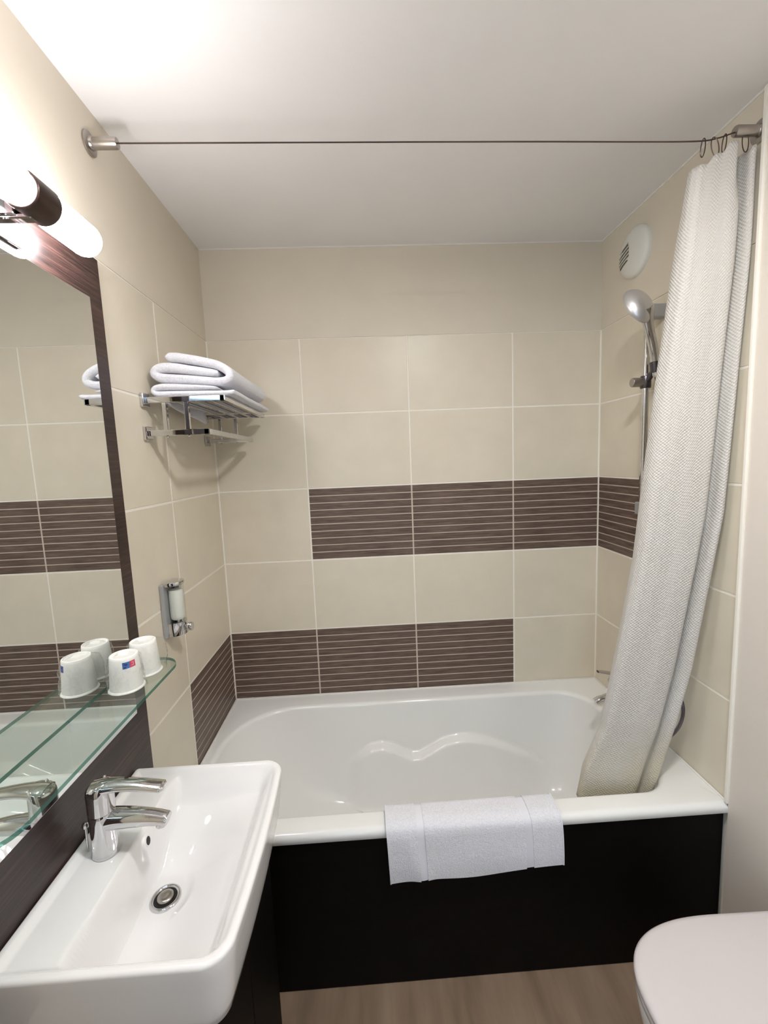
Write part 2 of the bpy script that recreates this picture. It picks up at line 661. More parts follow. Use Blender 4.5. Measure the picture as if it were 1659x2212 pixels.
# ------------------------------------------------------------------ plastic cups
def cup(cx, cy, label, logo, seed):
    t = thing('plastic_cup', (cx, cy, GZ1), label, 'cup', 'wrapped cups on the glass shelf')
    R, r, h = .0325, .0262, .075
    o = (cx, cy, GZ1 + .0004)
    body = MB().lathe([(R - .003, .0015), (R - .0025, 0), (R + .0012, 0), (R + .0026, .0018), (R + .0012, .0040), (R - .0006, .0048),
                       (lerp(R, r, .5), h * .5), (r + .0004, h - .001), (r - .0006, h), (r - .0022, h), (r - .0034, h - .0028), (r * .5, h - .0034), (.0008, h - .0034)], o, 'z', 40, False, True)
    body.build('body', 'cup', t, smooth=True, angle=50)
    # crumpled clear wrapper
    random.seed(seed)
    N, L = 72, 26
    rr = []
    for i in range(L + 1):
        q = i / L
        ring = []
        for k in range(N):
            a = 2 * pi * k / N
            base = lerp(R + .004, r + .003, q) if q < .9 else lerp(r + .003, r * .35, (q - .9) / .1)
            nz = noise.noise(Vector((cos(a) * 2.2 + seed, sin(a) * 2.2, q * 4)))
            n2 = noise.noise(Vector((cos(a) * 6, sin(a) * 6 + seed, q * 9)))
            gather = exp(-((a - (2.4 if logo else 0.6)) / .45) ** 2) * .016 * (1 - abs(q - .6))
            rad = base + .0030 * nz + .0030 * abs(n2) + gather
            z = .0015 + (h + .0014) * q if q < .9 else .0015 + (h + .0014) * .9 + (q - .9) * .06
            rad = max(rad, .0022 + (lerp(R, r, min(q / .9, 1)) if q < .9 else 0))
            ring.append((cx + rad * cos(a), cy + rad * sin(a), GZ1 + z))
        rr.append(ring)
    MB().rings(rr, True, False, False).build('wrapper', 'film', t, smooth=True, angle=25)
    if logo:
        # printed label on the flank, two halves with small marks
        def patch(name, a0, a1, q0, q1, mat, off=.0004):
            m = MB()
            K = 6
            g = []
            for q in (q0, q1):
                g.append([(cx + (lerp(R, r, q) + off) * cos(lerp(a0, a1, k / K)), cy + (lerp(R, r, q) + off) * sin(lerp(a0, a1, k / K)), GZ1 + .0004 + h * q) for k in range(K + 1)])
            m.rings(g, False, False, False)
            return m.build(name, mat, t, smooth=True, fix=True)
        A = -.95
        p = patch('blue_print', A - .24, A + .24, .70, .88, 'blue')
        p['label'] = 'blue half of the printed label'
        p = patch('red_print', A + .24, A + .66, .70, .88, 'red')
        p['label'] = 'red half of the printed label'
        patch('mark', A - .13, A + .10, .79, .84, 'navy', .0007)
        patch('mark', A - .16, A - .02, .72, .755, 'navy', .0007)
        patch('mark', A + .36, A + .52, .82, .845, 'pink', .0007)
        patch('mark', A + .47, A + .53, .76, .845, 'pink', .0007)
        patch('mark', A + .34, A + .52, .745, .77, 'pink', .0007)


cup(.084, -.908, 'upturned white plastic cup with blue and red label, nearer on the glass shelf', True, 3)
cup(.088, -.838, 'upturned plain white plastic cup behind the labelled one, at the shelf end', False, 11)

# ------------------------------------------------------------------ wall lamp over the mirror
LX, LZ, LR = .095, 1.950, .030
lamp = thing('wall_lamp', (PX, YC + .008, LZ), 'twin white tube lamp with dark metal centre above the mirror', 'lamp')
Y3, Y2, Y1 = -.878, -1.0, -1.055
Y0 = Y1 - (Y3 - Y2)


def tube_prof(ya, yb, r, cap=.02):
    pr = []
    for k in range(7):
        a = k / 6 * pi / 2
        pr.append((max(.0005, r - cap + cap * sin(a)), ya + cap * (1 - cos(a))))
    for k in range(7):
        a = (1 - k / 6) * pi / 2
        pr.append((max(.0005, r - cap + cap * sin(a)), yb - cap * (1 - cos(a))))
    return pr


MB().lathe(tube_prof(Y2 - .004, Y3, LR), (LX, 0, LZ), 'y', 40).build('tube_shade', 'tube', lamp, smooth=True, angle=80)
MB().lathe(tube_prof(Y0, Y1 + .004, LR), (LX, 0, LZ), 'y', 40).build('tube_shade', 'tube', lamp, smooth=True, angle=80)
ctr = MB().lathe(tube_prof(Y1, Y2, LR + .0006, .004), (LX, 0, LZ), 'y', 40).build('centre_sleeve', 'dark_metal', lamp, smooth=True, angle=60)
ctr['label'] = 'dark metal sleeve joining the two tubes'
mnt = MB()
mnt.box(PX, PX + .006, -1.075, -.980, LZ - .055, LZ + .012, .002, 2)
mnt.box(PX + .004, LX - LR * .75, -1.040, -1.015, LZ - .030, LZ - .006, .002, 2)
mnt.box(PX + .004, LX, -1.036, -1.019, LZ - .034, LZ - .026, .002, 1)
mk = mnt.build('mount', 'chrome', lamp)
mk['label'] = 'chrome mounting bracket'

# ------------------------------------------------------------------ washbasin
SX0, SX1, SY0, SY1, SZ = PX + .0012, .380, -1.252, -.820, .805
basin = thing('washbasin', (.2, YC, .673), 'white ceramic washbasin on the left in front of the tub', 'washbasin')
SNS = (44, 70, 44, 70)
SCY = (SY0 + SY1) / 2


def s_ring(ins, z=None, rad=None, inset_back=True):
    x0 = SX0 + (ins if inset_back else 0)
    r0 = rad or (.008, .040, .040, .008)
    rr_ = tuple(max(.003, q - ins * .6) for q in r0)
    pts = rrect(x0, SX1 - ins, SY0 + ins, SY1 - ins, rr_, 12, SNS)
    out = []
    for x, y in pts:
        bow = .009 * max(0, 1 - ((y - SCY) / .216) ** 2) * sst(.2, .38, x)
        xx = x + bow
        out.append((xx, y, basin_h(xx, y, ins) if z is None else z))
    return out


DRX, DRZ = .186, SZ - .119


def basin_h(x, y, ins):
    z = SZ
    # shallow step inside the outer lip
    z -= .009 * sst(.010, .024, ins)
    # bowl
    fx = sst(.129, .152, x) * (1 - sst(.19, .362, x))
    fy = sst(SY0 + .014, SY0 + .075, y) * (1 - sst(SY1 - .175, SY1 - .016, y))
    ff = sst(.014, .03, ins)
    shallow = .032 * sst(.129, .150, x) * (1 - sst(.330, .362, x)) * sst(SY0 + .014, SY0 + .05, y) * (1 - sst(SY1 - .06, SY1 - .016, y))
    z -= ff * (shallow + .078 * fx * fy)
    # flat seat for the drain
    if ins > .05:
        rd = sqrt((x - DRX) ** 2 + (y - YC) ** 2)
        if rd < .055:
            z = lerp(DRZ, z, sst(.030, .055, rd))
    # deck falls a touch towards the bowl
    z -= .003 * sst(.05, .13, x) * ff
    return z


ins_list = [.006 * (1 - cos(k / 5 * pi / 2)) for k in range(6)]
rings = []
# underside and skirt
zb_s = .673
rings.append(s_ring(.05, zb_s, None, False))
rings.append(s_ring(.024, zb_s, None, False))
rings.append(s_ring(.018, zb_s + .004, None, False))
for q in (.15, .35, .6, .85):
    rings.append(s_ring(lerp(.017, .001, q ** .7), lerp(zb_s + .008, SZ - .012, q), None, False))
rings.append(s_ring(0, SZ - .007, None, False))
for k in range(1, 6):
    a = k / 5 * pi / 2
    rings.append(s_ring(.006 * (1 - cos(a)), SZ - .006 + .006 * sin(a)))
i_ = .007
while i_ < .172:
    rings.append(s_ring(i_))
    i_ += .0022
cap_y = .5
MB().rings(rings, True, True, True).build('bowl', 'ceramic', basin, smooth=True, angle=70)
# overflow hole on the step below the spout
ov = MB()
oy, oz = YC + .048, SZ - .040
xa_, xb_ = .120, .165
for _ in range(30):
    xm_ = (xa_ + xb_) / 2
    if basin_h(xm_, oy, .1) > oz:
        xa_ = xm_
    else:
        xb_ = xm_
sl_ = (basin_h(xm_ + .002, oy, .1) - basin_h(xm_ - .002, oy, .1)) / .004
nrm = Vector((-sl_, 0, 1)).normalized()
up = Vector((0, 1, 0))
sd = nrm.cross(up)
for (mi_, r_, h0, h1) in ((0, .0098, -.004, .0012), (1, .0078, -.004, .0015)):
    c = Vector((xm_, oy, oz))
    base_ = [c + up * cos(2 * pi * k / 24) * r_ * .85 + sd * sin(2 * pi * k / 24) * r_ * 1.1 for k in range(24)]
    ov.rings([[p + nrm * h0 for p in base_], [p + nrm * h1 for p in base_]], True, True, True, mi_)
ovo = ov.build('overflow_hole', ['ceramic', 'black'], basin)  # black disc paints the dark inside of the hole
ovo['label'] = 'dark overflow opening under the spout'
# drain
dx_, dy_ = .186, YC
dz_ = basin_h(dx_, dy_, .1) + .0005
dm = MB().lathe([(.020, -.004), (.0205, .0025), (.0235, .0045), (.0270, .0038), (.0285, .0008), (.0285, -.006)], (dx_, dy_, dz_), 'z', 40, False, False)
dp = dm.build('drain_ring', 'chrome', basin, smooth=True, angle=60)
MB().lathe([(.0204, -.006), (.0204, .0012), (.0005, .0012)], (dx_, dy_, dz_), 'z', 30, False, True).build('drain_gap', 'black', basin)  # black disc stands in for the shade around the plug
MB().lathe([(.0130, -.003), (.0150, .0035), (.0147, .0055), (.0130, .0070), (.0090, .0079), (.0050, .0076), (.0005, .0072)], (dx_, dy_, dz_), 'z', 36, False, True).build('drain_plug', 'satin', basin, smooth=True, angle=60)

# ------------------------------------------------------------------ basin faucet
FX, FY, FZ = .087, YC, SZ - .0100
fct = thing('basin_faucet', (FX, FY, FZ), 'chrome single-lever mixer faucet on the washbasin', 'faucet')
MB().lathe([(.0238, 0), (.0245, .0015), (.0238, .004), (.0228, .010), (.0222, .04), (.0225, .07), (.0228, .083), (.0222, .0845)], (FX, FY, FZ), 'z', 40).build('body', 'chrome', fct, smooth=True, angle=50)
# lever cap: slanted turret with paddle handle
cap_r = []
for k, (h, r, dx) in enumerate([(.0850, .0222, 0), (.0856, .0230, 0), (.105, .0230, .0), (.122, .0230, .0), (.131, .0226, .0005), (.137, .0205, .0025), (.1410, .0160, .0055), (.1430, .009, .009), (.1436, .001, .011)]):
    cap_r.append([(FX + dx + r * cos(2 * pi * q / 40), FY + r * sin(2 * pi * q / 40), FZ + h + .12 * (r * cos(2 * pi * q / 40)) * sst(.105, .130, h)) for q in range(40)])
lev = MB().rings(cap_r, True, True, True)
pts = spline([(FX - .010, FY, FZ + .1300), (FX + .012, FY, FZ + .1335), (FX + .040, FY, FZ + .1340), (FX + .075, FY, FZ + .1310), (FX + .105, FY, FZ + .1265), (FX + .1200, FY, FZ + .1235)], 6)
rad = []
for i, p in enumerate(pts):
    q = i / (len(pts) - 1)
    rad.append((lerp(.0205, .0150, sst(0, .6, q)) * (1 if q < .93 else lerp(1, .62, (q - .93) / .07)), lerp(.0110, .0070, sst(.1, .9, q)) * (1 if q < .95 else .8)))
lev.tube(pts, rad, 24)
lv = lev.build('lever', 'chrome', fct, smooth=True, angle=45)
MB().lathe([(.0028, 0), (.0028, .006), (.0018, .0075), (.0004, .008)], (FX + .002, FY + .016, FZ + .1345), 'z', 16).build('pin', 'chrome', lv, smooth=True)
# spout
pts = spline([(FX + .004, FY, FZ + .0650), (FX + .028, FY, FZ + .0665), (FX + .060, FY, FZ + .0660), (FX + .090, FY, FZ + .0635), (FX + .112, FY, FZ + .0600), (FX + .121, FY, FZ + .0585)], 6)
rad = []
for i, p in enumerate(pts):
    q = i / (len(pts) - 1)
    rad.append((lerp(.0195, .0135, sst(0, 1, q)), lerp(.0200, .0105, sst(0, 1, q)) * (1 if q < .96 else .85)))
sp = MB().tube(pts, rad, 28).build('spout', 'chrome', fct, smooth=True, angle=50)
MB().lathe([(.0100, 0), (.0104, .002), (.0100, .010)], (FX + .107, FY, FZ + .0455), 'z', 24).build('aerator', 'chrome', sp, smooth=True, angle=50)
kb = MB().tube([(FX - .034, FY, FZ - .002), (FX - .034, FY, FZ + .050)], .0022, 10)
kb.lathe([(.0025, .0), (.0052, .003), (.006, .007), (.0045, .0115), (.0005, .013)], (FX - .034, FY, FZ + .048), 'z', 18)
kb.build('plug_rod', 'chrome', fct, smooth=True, angle=50)

# ------------------------------------------------------------------ vanity cabinet
van = thing('vanity_cabinet', (.18, YC, 0), 'black vanity cabinet under the washbasin', 'cabinet')
MB().box(.0315, .318, SY0 + .030, SY1 - .030, .06, .6700, .001).build('body', 'black_panel', van)
MB().box(.03, .29, SY0 + .035, SY1 - .035, .0005, .0602).build('plinth', 'black_panel', van)
for a, b in ((SY0 + .030, SCY - .0015), (SCY + .0015, SY1 - .030)):
    d = MB().box(.3185, .336, a, b, .065, .664, .0012).build('door', 'black_panel', van)


# ------------------------------------------------------------------ towel rack
rack = thing('towel_rack', (.0, -.31, 1.60), 'chrome two-tier towel rack on the left tiled wall', 'rack')
RY0, RY1, RZ, LZR = -.545, -.088, 1.703, 1.612
B_ = .0065


def bar(x0, x1, y0, y1, z0, z1, name, parent=rack, bev=.0014):
    return MB().box(x0, x1, y0, y1, z0, z1, bev, 2).build(name, 'chrome', parent)


for y, s_ in ((RY0, 1), (RY1, -1)):
    for z in (RZ, LZR):
        pl = bar(.0006, .0105, y - .019, y + .019, z - .019, z + .019, 'wall_plate', rack, .002)
    bar(.010, .226, y - B_, y + B_, RZ - .008, RZ + .008, 'arm')
    bar(.010, .176, y - B_, y + B_, LZR - .008, LZR + .008, 'arm')
    for x in (.058, .118):
        bar(x - .006, x + .006, y - .0055, y + .0055, LZR + .0075, RZ - .0075, 'post')
        MB().lathe([(.004, 0), (.004, .003), (.002, .0045)], (x, y, LZR - .0125), 'z', 14).build('bolt', 'chrome', rack, smooth=True)
for x in (.030, .078, .126, .174):
    bar(x - .0075, x + .0075, RY0 + B_ - .001, RY1 - B_ + .001, RZ - .0055, RZ + .0055, 'slat')
bar(.212, .228, RY0 - B_, RY1 + B_, RZ - .008, RZ + .008, 'front_bar')
bar(.162, .178, RY0 - B_, RY1 + B_, LZR - .008, LZR + .008, 'towel_bar')


# ------------------------------------------------------------------ folded towels on the rack
def cloth(name, path, y0, y1, parent=None, ny=30, wob=.003, seed=0):
    """a sheet following the profile path (x, z, thickness), extruded from y0 to y1, with rounded ends"""
    P = spline([(p[0], p[2], p[1]) for p in path], 8)
    th = [p.y for p in P]
    P = [Vector((p.x, 0, p.z)) for p in P]
    n = len(P)
    prof_o, prof_i = [], []
    for i, p in enumerate(P):
        d = (P[min(i + 1, n - 1)] - P[max(i - 1, 0)]).normalized()
        nr = Vector((-d.z, 0, d.x))
        endr = min(i, n - 1 - i)
        t2 = th[i] / 2 * (sqrt(max(0.05, 1 - (1 - min(1, endr / 3.5)) ** 2)))
        prof_o.append(p + nr * t2)
        prof_i.append(p - nr * t2)
    loop = prof_o + prof_i[::-1]
    m = len(loop)
    rings = []
    fr = [0, .004, .010, .018, .03] + [lerp(.05, .95, k / ny) for k in range(ny + 1)] + [.97, .982, .990, .996, 1]
    for q in fr:
        y = lerp(y0, y1, q)
        e = min(q, 1 - q) / .03
        sh = 1.0 if e >= 1 else sqrt(max(.02, 1 - (1 - e) ** 2))
        ring = []
        for j, p in enumerate(loop):
            c = P[j] if j < n else P[m - 1 - j]
            pp = c + (p - c) * sh
            dx = wob * noise.noise(Vector((c.x * 12 + seed, q * 3, c.z * 12)))
            dz = wob * noise.noise(Vector((c.x * 12 + 40 + seed, q * 5, c.z * 12)))
            yy = y + wob * 2.2 * noise.noise(Vector((c.x * 9 + seed, c.z * 30, q * 2 + 9)))
            ring.append((pp.x + dx, yy, pp.z + dz))
        rings.append(ring)
    return MB().rings(rings, True, True, True).build(name, 'towel', parent, smooth=True, angle=180)


zt = RZ + .0085
lower = thing('folded_towel', (.12, -.31, zt), 'white folded towel lying flat on the rack, under the thicker towel', 'towel', 'folded towels on the rack')
cloth('cloth', [(.205, zt + .0215, .008), (.17, zt + .0245, .0125), (.12, zt + .0275, .0165), (.07, zt + .0295, .0185), (.045, zt + .0295, .0190), (.0285, zt + .0265, .0165), (.0235, zt + .0190, .0150), (.0285, zt + .0120, .0165), (.045, zt + .0096, .0185), (.07, zt + .0095, .0185), (.12, zt + .0092, .018), (.17, zt + .0085, .0165), (.21, zt + .0080, .0150), (.238, zt + .0085, .0150), (.250, zt + .0115, .012)],
      -.535, -.098, lower, 30, .0012, 3)
fl = []
for k in range(15):
    q = k / 14
    y = lerp(-.522, -.215, q)
    drop = lerp(.012, .042, q ** .8) if q < .92 else lerp(.042, .028, (q - .92) / .08)
    col = []
    for i in range(8):
        s_ = i / 7
        col.append((.0415 + .012 * s_ + .002 * sin(q * 9 + s_ * 2), y + .008 * s_, RZ + .010 - drop * s_ - .008 * s_))
    back = [(p[0] + .0045, p[1], p[2]) for p in col[::-1]]
    fl.append(col + back)
fo = MB().rings(fl, True, True, True).build('hanging_corner', 'towel', lower, smooth=True, angle=180)
fo['label'] = 'loose corner sagging below the rack slats'

upper = thing('folded_towel', (.12, -.31, zt + .04), 'thick white folded towel on top of the stack on the rack', 'towel', 'folded towels on the rack')
zt += .003
cloth('cloth', [(.062, zt + .1095, .026), (.09, zt + .1085, .027), (.13, zt + .1015, .026), (.17, zt + .0930, .0255), (.205, zt + .0835, .0245), (.230, zt + .0675, .024), (.2345, zt + .0520, .023), (.222, zt + .0420, .022), (.195, zt + .0400, .0225), (.16, zt + .0430, .0235), (.12, zt + .0465, .0245), (.08, zt + .0500, .0255),
                (.05, zt + .0530, .0260), (.032, zt + .0590, .0250), (.0255, zt + .0680, .024), (.033, zt + .0775, .025), (.052, zt + .0815, .0275), (.085, zt + .0795, .0275), (.12, zt + .0735, .0255), (.16, zt + .0675, .0235), (.19, zt + .0635, .020), (.204, zt + .0620, .014)],
      -.525, -.118, upper, 30, .0012, 9)

# ------------------------------------------------------------------ soap dispenser
SY, SZ0, SZ1 = -.527, 1.020, 1.182
soap = thing('soap_dispenser', (0, SY, SZ0), 'chrome wall soap dispenser with clear window beside the mirror', 'dispenser')
MB().box(.0006, .012, SY - .040, SY + .040, SZ0 - .002, SZ1 - .004, .002, 2).build('back_plate', 'silver_plastic', soap)


def dshape(z, sx, sy, x0=.011, n=28, dx=0):
    return [(x0 + dx + sx * max(0, cos(-pi / 2 + pi * k / n)) ** .85, SY + sy * sin(-pi / 2 + pi * k / n), z) for k in range(n + 1)]


hb = MB().rings([dshape(SZ0, .040, .031), dshape(SZ0 + .002, .042, .032), dshape(SZ0 + .040, .042, .032)], True, True, True)
hb.build('lower_body', 'chrome', soap, smooth=True, angle=40)
lid = MB().rings([dshape(SZ1 - .010, .043, .033), dshape(SZ1 - .002, .044, .034), dshape(SZ1, .043, .033), dshape(SZ1 + .001, .036, .028)], True, True, True)
lid.build('lid', 'chrome', soap, smooth=True, angle=40)
for s_ in (-1, 1):
    MB().box(.012, .050, SY + s_ * .0235 - .004, SY + s_ * .0235 + .004, SZ0 + .039, SZ1 - .009, .001).build('side_bar', 'chrome', soap) if False else None
MB().rings([dshape(SZ0 + .0395, .0415, .0315), dshape(SZ1 - .0095, .0415, .0315)], True, False, False).build('window', 'smoked', soap, smooth=True, angle=40)
MB().box(.0122, .034, SY + .016, SY + .0305, SZ0 + .0405, SZ1 - .0105, .001).build('side_bar', 'chrome', soap)
MB().lathe([(.014, .046), (.0185, .050), (.0195, .058), (.0195, .130), (.019, .136), (.0005, .136)], (.031, SY - .004, SZ0), 'z', 28).build('soap_bottle', 'soap', soap, smooth=True, angle=50)
MB().tube([(.031, SY - .004, SZ0 + .0402), (.031, SY - .004, SZ0 + .0462)], .004, 12).build('pump_tube', 'chrome', soap, smooth=True)
kn = MB().lathe([(.0085, 0), (.0090, .005), (.0125, .006), (.0130, .014), (.0115, .017), (.0005, .0175)], (.0520, SY, SZ0 + .020), 'x', 28)
kn.build('push_button', 'chrome', soap, smooth=True, angle=45)

# ------------------------------------------------------------------ curtain wire, anchors, rings
wire = thing('curtain_wire', (.8, -.685, 2.25), 'thin steel curtain wire stretched across the room below the ceiling', 'curtain rail')
AL, AR = Vector((0, -.677, 2.268)), Vector((W, -.700, 2.262))
for A, s_, nm in ((AL, 1, 'satin'), (AR, -1, 'satin')):
    a = MB()
    ax = [(.0005, -.0002 if s_ > 0 else .0002), (.026, s_ * .0014), (.026, s_ * .004), (.022, s_ * .006), (.0145, s_ * .0065), (.0135, s_ * .012), (.0125, s_ * .013), (.0125, s_ * .062), (.0112, s_ * .066), (.0005, s_ * .0665)]
    if s_ > 0:
        ax = [(r, h + .0014) for r, h in ax]
    else:
        ax = [(r, h - .0014) for r, h in ax]
    a.lathe(ax, A, 'x', 28)
    a.build('anchor', nm, wire, smooth=True, angle=40)
pts = spline([AL + Vector((.066, 0, 0)), (.5, -.684, 2.2600), (1.0, -.690, 2.2520), (1.30, -.694, 2.2455), (1.44, -.697, 2.2430), (1.49, -.699, 2.2475), AR + Vector((-.066, 0, -.002))], 8)
MB().tube(pts, .0016, 8).build('cable', 'dark_metal', wire, smooth=True)

# ------------------------------------------------------------------ shower curtain
cur = None
CS = [(.34, 1.1), (.14, .95), (.02, .6), (.0, .15), (.018, -.30), (.07, -.47), (.13, -.50), (.175, -.52), (.30, -.58), (.44, -.66), (.58, -.74), (.68, -.72), (.735, -.50), (.755, -.05), (.765, .30), (.79, .40), (.83, .10), (.87, -.35), (.92, -.62), (.97, -.55), (.995, -.1), (1.0, .5), (.90, 1.0), (.72, .9), (.55, 1.25), (.42, 1.1)]
cs = spline([(a, b, 0) for a, b in CS], 8)
# arc lengths for UV
arcs = [0]
for i in range(1, len(cs)):
    d = cs[i] - cs[i - 1]
    arcs.append(arcs[-1] + sqrt((d.x * .18) ** 2 + (d.y * .05) ** 2))
XL = [(.43, 1.226), (.50, 1.234), (.55, 1.238), (.69, 1.285), (.95, 1.326), (1.21, 1.362), (1.72, 1.402), (2.12, 1.436), (2.20, 1.444), (2.3, 1.45)]
XR = [(.43, 1.452), (.50, 1.468), (.87, 1.537), (1.33, 1.586), (1.70, 1.588), (2.0, 1.588), (2.3, 1.590)]
YCn = [(.43, -.590), (.50, -.598), (.70, -.618), (1.2, -.640), (1.7, -.662), (2.1, -.685), (2.3, -.690)]
NZ = 120
verts, faces, uvs = [], [], []
nc_ = len(cs)
for k in range(NZ + 1):
    q = k / NZ
    for j, c in enumerate(cs):
        a, b = c.x, c.y
        top = 2.188 + .022 * sst(.14, .3, a) + .024 * sst(.36, .5, a) - .012 * sst(.64, .74, a) + .006 * sst(.84, .96, a) - (.012 if b > .5 else 0)
        bot = .440 + .006 * sin(a * 14)
        z = lerp(bot, top, q)
        xl, xr, yc = interp(XL, z), interp(XR, z), interp(YCn, z)
        amp = lerp(.030, .050, sst(.5, 1.6, z)) * lerp(1, .62, sst(1.95, 2.2, z))
        bb = b + .03 * sin(a * 17 + z * 1.5) * sst(.6, 1.0, q) * (1 - abs(2 * a - 1) ** 4)
        fold = .004 * noise.noise(Vector((a * 5, z * 2.2, b * 2)))
        # gathered pinch at the top right
        pin = sst(2.08, 2.2, z) * sst(.60, .75, a) * (1 - sst(.78, .9, a)) * .02
        x = lerp(xl, xr, a) + fold
        y = yc + bb * amp + fold + pin
        verts.append((x, y, z))
        uvs.append((arcs[j], q * 1.78))
for k in range(NZ):
    for j in range(nc_ - 1):
        faces.append((k * nc_ + j, k * nc_ + j + 1, (k + 1) * nc_ + j + 1, (k + 1) * nc_ + j))
cmb = MB().add(verts, faces)
cur = cmb.build('shower_curtain', 'curtain', None, smooth=True, angle=180, fix=False)
uvl = cur.data.uv_layers.new(name='UVMap')
for lp in cur.data.loops:
    uvl.data[lp.index].uv = uvs[lp.vertex_index]
md = cur.modifiers.new('thickness', 'SOLIDIFY')
md.thickness = .0016
md.offset = 0
tag(cur, 'white waffle-weave shower curtain bunched up at the right wall, hem inside the tub', 'shower curtain')

for i, (x, zc, lab) in enumerate(((1.459, 2.233, 'leftmost thin metal curtain ring, hanging clear of the cloth on the wire'),
                                  (1.482, 2.236, 'second thin metal curtain ring from the left on the wire'),
                                  (1.512, 2.238, 'third thin metal curtain ring, at the peak of the curtain cloth'),
                                  (1.560, 2.240, 'rightmost thin metal curtain ring, around the wall anchor'))):
    r = MB()
    tilt = (.25, -.45, .3, -.15)[i]
    pts = []
    zw = interp([(1.44, 2.243), (1.49, 2.2475), (1.534, 2.26), (1.6, 2.262)], x)
    for k in range(25):
        a = 2 * pi * k / 24
        hh = .021 if i < 3 else .024
        pts.append((x + .007 * cos(a) * cos(tilt) + (sin(a) - 1) * .010 * tilt, -.699 + .008 * cos(a) * sin(tilt), zw + .0035 - hh + hh * sin(a)))
    r.tube(pts, .0012, 6)
    tag(r.build('curtain_ring', 'dark_metal', None, smooth=True), lab, 'ring', 'rings on the curtain wire')

# ------------------------------------------------------------------ vent on the right wall
VY, VZ, VR = -.226, 2.205, .083
vent = thing('wall_vent', (W, VY, VZ), 'round white ventilation cover high on the right wall', 'vent')
MB().lathe([(VR, -.0003), (VR, -.010), (VR - .003, -.016), (VR - .012, -.021), (VR - .030, -.025), (.020, -.0275), (.0005, -.028)], (W - .001, VY, VZ), 'x', 48).build('cover', 'vent', vent, smooth=True, angle=50)
# louvre opening on the far side with slats
lo_ = MB()
zs_ = [(-.030 + i * .012) for i in range(6)]
for i in range(5):
    z = VZ - .026 + i * .0125
    hw = sqrt(max(0.0, .070 ** 2 - (z - VZ) ** 2))
    y1 = VY + hw
    y0 = VY + .004 + (.006 if i in (0, 4) else 0)
    pts = []
    for k in range(9):
        y = lerp(y0, y1, k / 8)
        rr_ = sqrt((y - VY) ** 2 + (z - VZ) ** 2)
        xx = W - .001 - interp([(.0, .028), (.020, .0275), (.053, .025), (.071, .021), (.08, .016), (.083, .01)], rr_) - .0004
        pts.append((xx, y, z - (y - y0) * .25 + .006))
    g0 = [(p[0], p[1], p[2] + .0035) for p in pts]
    g1 = [(p[0], p[1], p[2] - .0035) for p in pts]
    g2 = [(p[0] + .004, p[1], p[2]) for p in pts]
    s_ = MB().rings([g0, g1, g2], False, False, False)
    so = s_.build('slot', 'vent_dark', vent)
    g3 = [(p[0] - .0016, p[1], p[2] + .0075) for p in pts]
    g4 = [(p[0] - .0016, p[1], p[2] + .0045) for p in pts]
    g5 = [(p[0] + .002, p[1], p[2] + .0075) for p in pts]
    g6 = [(p[0] + .002, p[1], p[2] + .0045) for p in pts]
    MB().rings([g5, g3, g4, g6], False, False, False).build('louvre', 'vent', vent)

# ------------------------------------------------------------------ shower rail, hand shower, hose, mixer
BX, BY = 1.545, -.376
rail = thing('shower_rail', (BX, BY, 1.30), 'chrome shower slide bar on the right wall behind the curtain', 'shower rail')
MB().tube([(BX, BY, 1.315), (BX, BY, 1.955)], .0105, 20).build('bar', 'chrome', rail, smooth=True, angle=60)
for z in (1.955, 1.315):
    bo = MB().box(BX - .016, W - .0008, BY - .016, BY + .016, z - .021, z + .021, .003, 2).build('bracket', 'silver_plastic', rail)
sld = MB().lathe([(.0150, -.020), (.0165, -.016), (.0165, .016), (.0150, .020)], (BX, BY, 1.733), 'z', 24)
so = sld.build('slider', 'graphite', rail, smooth=True, angle=45)
MB().lathe([(.0005, -.047), (.0135, -.047), (.0150, -.044), (.0150, -.012), (.012, -.010)], (BX, BY, 1.733), 'x', 24).build('knob', 'satin', so, smooth=True, angle=45)
hm = MB().tube([(BX, BY - .012, 1.738), (BX + .004, BY - .0255, 1.758)], [.009, .009], 14)
cup_p = [(1.5505, -.4178, 1.757), (1.5460, -.4195, 1.789)]
hm.tube(cup_p, [.0160, .0172], 22, False)
hm.tube(cup_p, [.0142, .0156], 22, False)
hm.build('holder', 'graphite', so, smooth=True, angle=50)

hs = thing('hand_shower', (BX + .004, BY - .042, 1.77), 'silver hand shower with round head in its holder on the slide bar', 'shower head')
ha = spline([(1.552, -.4170, 1.745), (1.549, -.418, 1.775), (1.537, -.424, 1.820), (1.516, -.436, 1.870), (1.494, -.452, 1.912), (1.482, -.462, 1.940)], 6)
rad = [lerp(.0110, .0135, sst(0, .5, i / 30)) + .009 * sst(.62, 1, i / (len(ha) - 1)) for i in range(len(ha))]
MB().tube(ha, rad, 20).build('handle', 'chrome', hs, smooth=True, angle=60)
hd = MB()
hc = Vector((1.474, -.452, 1.957))
back_n = Vector((.25, -.86, .42)).normalized()     # rounded back looks at the camera, spray face at the tub wall
ux = back_n.cross(Vector((0, 0, 1))).normalized()
uy = ux.cross(back_n).normalized()
prof = [(.001, .026), (.014, .0252), (.028, .0215), (.040, .0140), (.0485, .005), (.0515, -.003), (.0505, -.009), (.0460, -.0115), (.001, -.0115)]
hd.rings([[hc + ux * (r * cos(2 * pi * k / 36)) + uy * (r * 1.18 * sin(2 * pi * k / 36)) + back_n * (h - .008) for k in range(36)] for r, h in prof], True, True, True)
hd.build('head', 'matte_chrome', hs, smooth=True, angle=50)

